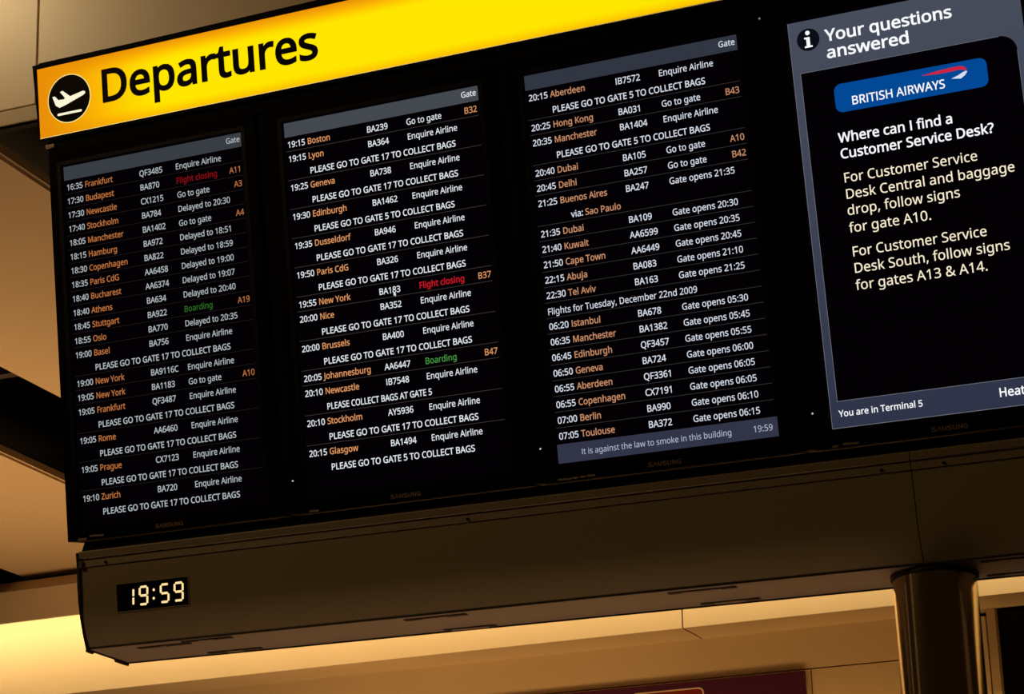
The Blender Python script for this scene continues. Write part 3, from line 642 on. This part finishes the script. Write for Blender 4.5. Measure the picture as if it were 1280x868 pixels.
# mounting frame behind the screens
mf = empty('mounting_frame', board()); tag(mf, 'black mounting frame behind the row of departure screens and under the yellow sign', 'frame')
box('back_panel', (-0.040, -1.0590, -0.16), (2.735, 0.35, -0.10), M['dark'], mf)
for i in range(3):
    x = i * PITCH + 0.6225
    box('filler_strip', (x, -1.060, -0.10), (x + 0.036, 0.045, -0.004), M['dark'], mf)
box('top_cover', (-0.0450, 0.0465, -0.10), (2.735, 0.0820, 0.002), M['dark'], mf)
box('hanging_bracket', (-0.048, 0.060, 0.0025), (-0.018, 0.071, 0.012), M['glint'], mf, bev=0.002)
bm = bmesh.new(); bmesh.ops.create_icosphere(bm, subdivisions=2, radius=0.0028, matrix=Matrix.Translation((2.0488, 0.0263, 0.006)))
from_bm('sensor_dot', bm, gm('sensor dot', (120, 118, 115)), mf)
for x in (0.3, 1.3, 2.4): box('support_arm', (x, 0.10, -0.5), (x + 0.05, 0.16, -0.16), M['dark'], mf)

# the yellow sign
sg = empty('departures_sign', board()); tag(sg, 'long yellow backlit Departures sign with plane symbol above the screens', 'sign')
SZ = 0.012
box('sign_housing', (-0.062, 0.088, -0.090), (2.74, 0.318, 0.004), M['dark'], sg)
bm = bmesh.new()    # front flange of the housing
o = [(-0.0665, 0.0825), (2.745, 0.0825), (2.745, 0.345), (-0.0780, 0.3110)]; n_ = [(-0.0632, 0.0912), (2.735, 0.0945), (2.735, 0.311), (-0.0632, 0.2978)]
vo = [bm.verts.new((x, y, SZ)) for x, y in o]; vi = [bm.verts.new((x, y, SZ)) for x, y in n_]
vb = [bm.verts.new((x, y, 0.0045)) for x, y in o]; vc = [bm.verts.new((x, y, 0.0045)) for x, y in n_]
for k in range(4):
    j = (k + 1) % 4
    bm.faces.new((vo[k], vo[j], vi[j], vi[k])); bm.faces.new((vb[k], vb[j], vo[j], vo[k])); bm.faces.new((vi[k], vi[j], vc[j], vc[k])); bm.faces.new((vb[k], vc[k], vc[j], vb[j]))
bmesh.ops.recalc_face_normals(bm, faces=bm.faces[:])
from_bm('sign_frame', bm, M['dark'], sg)
plate('light_panel', n_, 0.006, SZ - 0.001, lightbox(), sg)
# thin pale edge of the acrylic
BLK = mat('black sign print', (0.006, 0.002, 0.004), 0.5, spec=0.1, noise=0.1)
Print().rect(-0.0632, 0.0912, 2.735, 0.0930).build('panel_edge', gm('pale acrylic edge', (255, 222, 130)), sg, SZ)
p = Print().text('Departures', 0.1450, 0.1615, 0.0915, x1=0.8300, fat=0.021)
p.build('lettering', BLK, sg, SZ)
cxs, cys = 0.0395, 0.1932
Print().poly(circle(cxs, cys, 0.0715, 56)).build('symbol_ring', gm('pale print edge', (255, 236, 150)), sg, SZ - 0.0002)
ds = Print().poly(circle(cxs, cys, 0.0690, 56)).build('symbol_disc', BLK, sg, SZ)
CREAM = gm('lit cream symbol', (255, 246, 214))
def px_sym(x, y):   # symbol drawn on a 100-unit grid, 50,50 the middle of the disc
    return (cxs + (x - 50) * 0.00138, cys + (50 - y) * 0.00138)
plane = [(10, 40), (16, 40), (24, 49), (38, 50), (40, 47), (29, 33), (35, 31), (53, 46), (84, 40), (89, 42), (89, 46), (84, 49), (40, 63), (26, 66), (17, 60)]
Print().poly([px_sym(*q) for q in plane]).build('plane_symbol', CREAM, ds, SZ + 0.0003)
Print().poly([px_sym(*q) for q in rrect(20, 78, 79, 83, (2.4,) * 4, 4)]).build('runway_line', CREAM, ds, SZ + 0.0003)

# casing under the screens
cs = empty('display_casing'); tag(cs, 'long beige metal casing beneath the departure screens, holding the digital clock', 'casing')
X0, X1, XS = -0.012, 2.92, 2.2925
def strip(name, prof_bc, x0, x1, mt, bev=0.0):
    return extrude_x(name, [yz(b, c) for b, c in prof_bc], x0, x1, mt, cs, bev)
TH = 0.006
for a, b in ((X0, XS - 0.0012), (XS + 0.0012, X1)):
    strip('upper_rail', [(1.094, -0.002), (1.0975, -0.004), (1.1140, -0.004), (1.1175, 0.004), (1.1175, 0.020), (1.094, 0.020)], a, b, M['rail'])
    strip('lower_rail', [(1.1182, 0.002), (1.1375, -0.001), (1.1385, 0.006), (1.1385, 0.020), (1.1182, 0.020)], a, b, M['rail'])
    fp = strip('front_panel', [(1.1395, 0.003), (1.18, 0.0005), (1.235, 0.0005), (1.262, 0.0006), (1.285, 0.0030), (1.305, 0.0070), (1.322, 0.0118), (1.340, 0.0180), (1.358, 0.0255), (1.3625, 0.030), (1.358, 0.036), (1.31, 0.024), (1.235, 0.012), (1.1395, 0.012)], a, b, M['casing'])
    soften(fp.data)
strip('leak_stop', [(1.096, 0.022), (1.235, 0.022), (1.30, 0.035), (1.34, 0.045), (1.34, 0.05), (1.096, 0.05)], X0, X1, M['dark'])  # added dark strip, keeps light from leaking through the panel seams
strip('top_shadow_gap', [(1.066, 0.03), (1.0935, 0.012), (1.0935, 0.05), (1.066, 0.05)], X0, X1, M['dark'])
ZU = -1.3300
YF, YB = 0.2985, 0.492
for a, b in ((X0, XS - 0.001), (XS + 0.001, X1)):
    box('soffit_panel', (a, YF, ZU), (b, YB, ZU + 0.006), M['casing_under'], cs, bev=0.001)
box('soffit_joint', (X0, YF - 0.004, ZU + 0.0005), (X1, YF + 0.001, ZU + 0.006), M['endcap'], cs)
box('back_edge', (X0, YB + 0.0005, ZU - 0.003), (X1, YB + 0.006, ZU + 0.25), M['endcap'], cs)
# end cap: follows the section, with two steps below
prof = [yz(1.097, -0.006), yz(1.14, -0.004), yz(1.19, -0.007), yz(1.235, -0.006), yz(1.275, -0.001), yz(1.32, 0.008), yz(1.359, 0.0200)]
prof += [(0.2900, ZU - 0.007), (0.318, ZU - 0.008), (0.322, ZU - 0.002), (0.432, ZU - 0.002), (0.438, ZU - 0.008), (0.500, ZU - 0.008), (0.500, ZU + 0.25), (0.25, ZU + 0.26)]
extrude_x('end_cap', prof, X0 - 0.008, X0 - 0.0005, M['endcap'], cs)
box('rail_end_block', (X0, yz(1.128, -0.006)[0] - 0.002, yz(1.139, -0.004)[1]), (0.0, yz(1.12, 0)[0] + 0.006, yz(1.121, -0.004)[1]), M['endcap'], cs)
for x in (0.0719, 1.1513, 2.2221, 2.3707):
    y, z = yz(1.1285 + .002, -0.003)
    bm = bmesh.new(); bmesh.ops.create_cone(bm, cap_ends=True, segments=14, radius1=0.0042, radius2=0.0034, depth=0.003)
    bm.transform(Matrix.Translation((x, y, z)) @ BOARD)
    from_bm('screw', bm, M['screw'], cs)
# recessed vents with dark ends and a louvre between them
def vent(x0, x1, y, w=0.017, ends=0.3, bright=False):
    bm = bmesh.new(); add_box(bm, (x0, y - w / 2, ZU - 0.0022), (x1, y + w / 2, ZU - 0.0002))
    v = from_bm('vent', bm, M['endcap'], cs)
    e = (x1 - x0) * ends
    for k in range(3):
        yy = y - w / 2 + (k + 0.5) * w / 3
        box('louvre_slat', (x0 + e, yy - w / 7.5, ZU - 0.0040), (x1 - e, yy + w / 7.5, ZU - 0.0022), M['glint'] if bright else M['casing_under'], v)
vent(0.120, 0.285, 0.334, ends=0.45); vent(0.270, 0.424, 0.313, ends=0.35); vent(0.262, 0.430, 0.470, ends=0.36)
vent(0.930, 1.105, 0.322); vent(0.975, 1.125, 0.476, ends=0.15, bright=True)
vent(1.650, 1.825, 0.322, ends=0.22); vent(1.690, 1.845, 0.467, ends=0.24, bright=True)
vent(2.420, 2.600, 0.322, ends=0.22); vent(2.410, 2.590, 0.467, ends=0.24)

# the clock, set flush in the casing
ck = empty('digital_clock', board(0, 0, 0)); tag(ck, 'small digital clock with glowing amber 19:59 set in the casing below the left screen', 'clock')
plate('clock_window', [(0.1010, -1.2695), (0.3243, -1.2695), (0.3215, -1.1957), (0.1000, -1.1957)], 0.0001, 0.0012, M['clockwin'], ck)
ring('window_rim', (0.0985, -1.2718, 0.3255, -1.1940), (0.1005, -1.2698, 0.3235, -1.1957), 0.0001, 0.0016, M['casing'], ck)
LEDC = gm('amber led segment', (255, 218, 152), 1.1)
HW = 0.0031
def seg(x0, y0, x1, y1):
    d = Vector((x1 - x0, y1 - y0)); L = d.length; d.normalize(); n = Vector((-d.y, d.x)) * HW
    a = Vector((x0, y0)) + d * 0.0016; b = Vector((x1, y1)) - d * 0.0016
    p = [a - n * .35, a + d * .0016 - n, b - d * .0016 - n, b - n * .35, b + n * .35, b - d * .0016 + n, a + d * .0016 + n, a + n * .35]
    return [(q.x, q.y) for q in p]
def digit(which, x0, x1, yt=-1.2092, yb=-1.2562):
    ym = (yt + yb) / 2; sl = 0.0030
    A = {'a': (x0, yt, x1, yt), 'b': (x1, yt, x1 - sl / 2, ym), 'c': (x1 - sl / 2, ym, x1 - sl, yb), 'd': (x0 - sl, yb, x1 - sl, yb),
         'e': (x0 - sl / 2, ym, x0 - sl, yb), 'f': (x0, yt, x0 - sl / 2, ym), 'g': (x0 - sl / 2, ym, x1 - sl / 2, ym)}
    d = Print()
    for s in which: d.poly(seg(*A[s]))
    return d.build('digit', LEDC, ck, 0.0016)
digit('bc', 0.130, 0.1545, -1.2110, -1.2562)
digit('abcdfg', 0.1745, 0.1985); digit('acdfg', 0.2405, 0.2645); digit('abcdfg', 0.2835, 0.3085)
for y in (-1.2205, -1.2432): Print().poly(circle(0.2178 + (y + 1.22) * 0.06, y, 0.0038, 14)).build('colon_dot', LEDC, ck, 0.0016)

# column
co = empty('steel_column', Matrix.Translation((2.295, 0.405, -4.2))); tag(co, 'round brushed bronze metal column rising to the casing underside at the right', 'column')
bm = bmesh.new(); bmesh.ops.create_cone(bm, cap_ends=True, segments=96, radius1=0.1, radius2=0.1, depth=4.2 + ZU - 0.006, matrix=Matrix.Translation((0, 0, (4.2 + ZU - 0.006) / 2)))
bm.normal_update()
for f in bm.faces: f.smooth = abs(f.normal.z) < 0.5
for e in bm.edges:
    if any(abs(f.normal.z) > 0.5 for f in e.link_faces): e.smooth = False
from_bm('shaft', bm, M['steel'], co)
bm = bmesh.new(); hz = 4.2 + ZU
prev = None; rings = []
for r, z in ((0.101, hz - 0.012), (0.1045, hz - 0.012), (0.1055, hz - 0.010), (0.1055, hz - 0.002), (0.101, hz - 0.002)):
    rings.append([bm.verts.new((r * math.cos(2 * math.pi * k / 64), r * math.sin(2 * math.pi * k / 64), z)) for k in range(64)])
for a, b in zip(rings, rings[1:] + rings[:1]):
    for k in range(64): bm.faces.new((a[k], a[(k + 1) % 64], b[(k + 1) % 64], b[k]))
bmesh.ops.recalc_face_normals(bm, faces=bm.faces[:])
from_bm('collar', bm, M['endcap'], co)

# plum sign on the back wall
ps = empty('plum_sign', back(5.8) @ Matrix.Rotation(math.pi / 2, 4, 'X')); tag(ps, 'plum coloured sign panel on the back wall at the bottom edge', 'sign')
box('sign_panel', (-1.5, -0.95, 0.002), (0.643, -0.472, 0.035), M['purple'], ps, bev=0.002)
Print().poly(rrect(-0.30, -0.80, 0.105, -0.5065, (.03,) * 4)).build('label_outline', M['signwhite'], ps, 0.036)
Print().poly(rrect(-0.292, -0.792, 0.097, -0.5145, (.024,) * 4)).build('label_field', M['signred'], ps, 0.0365)
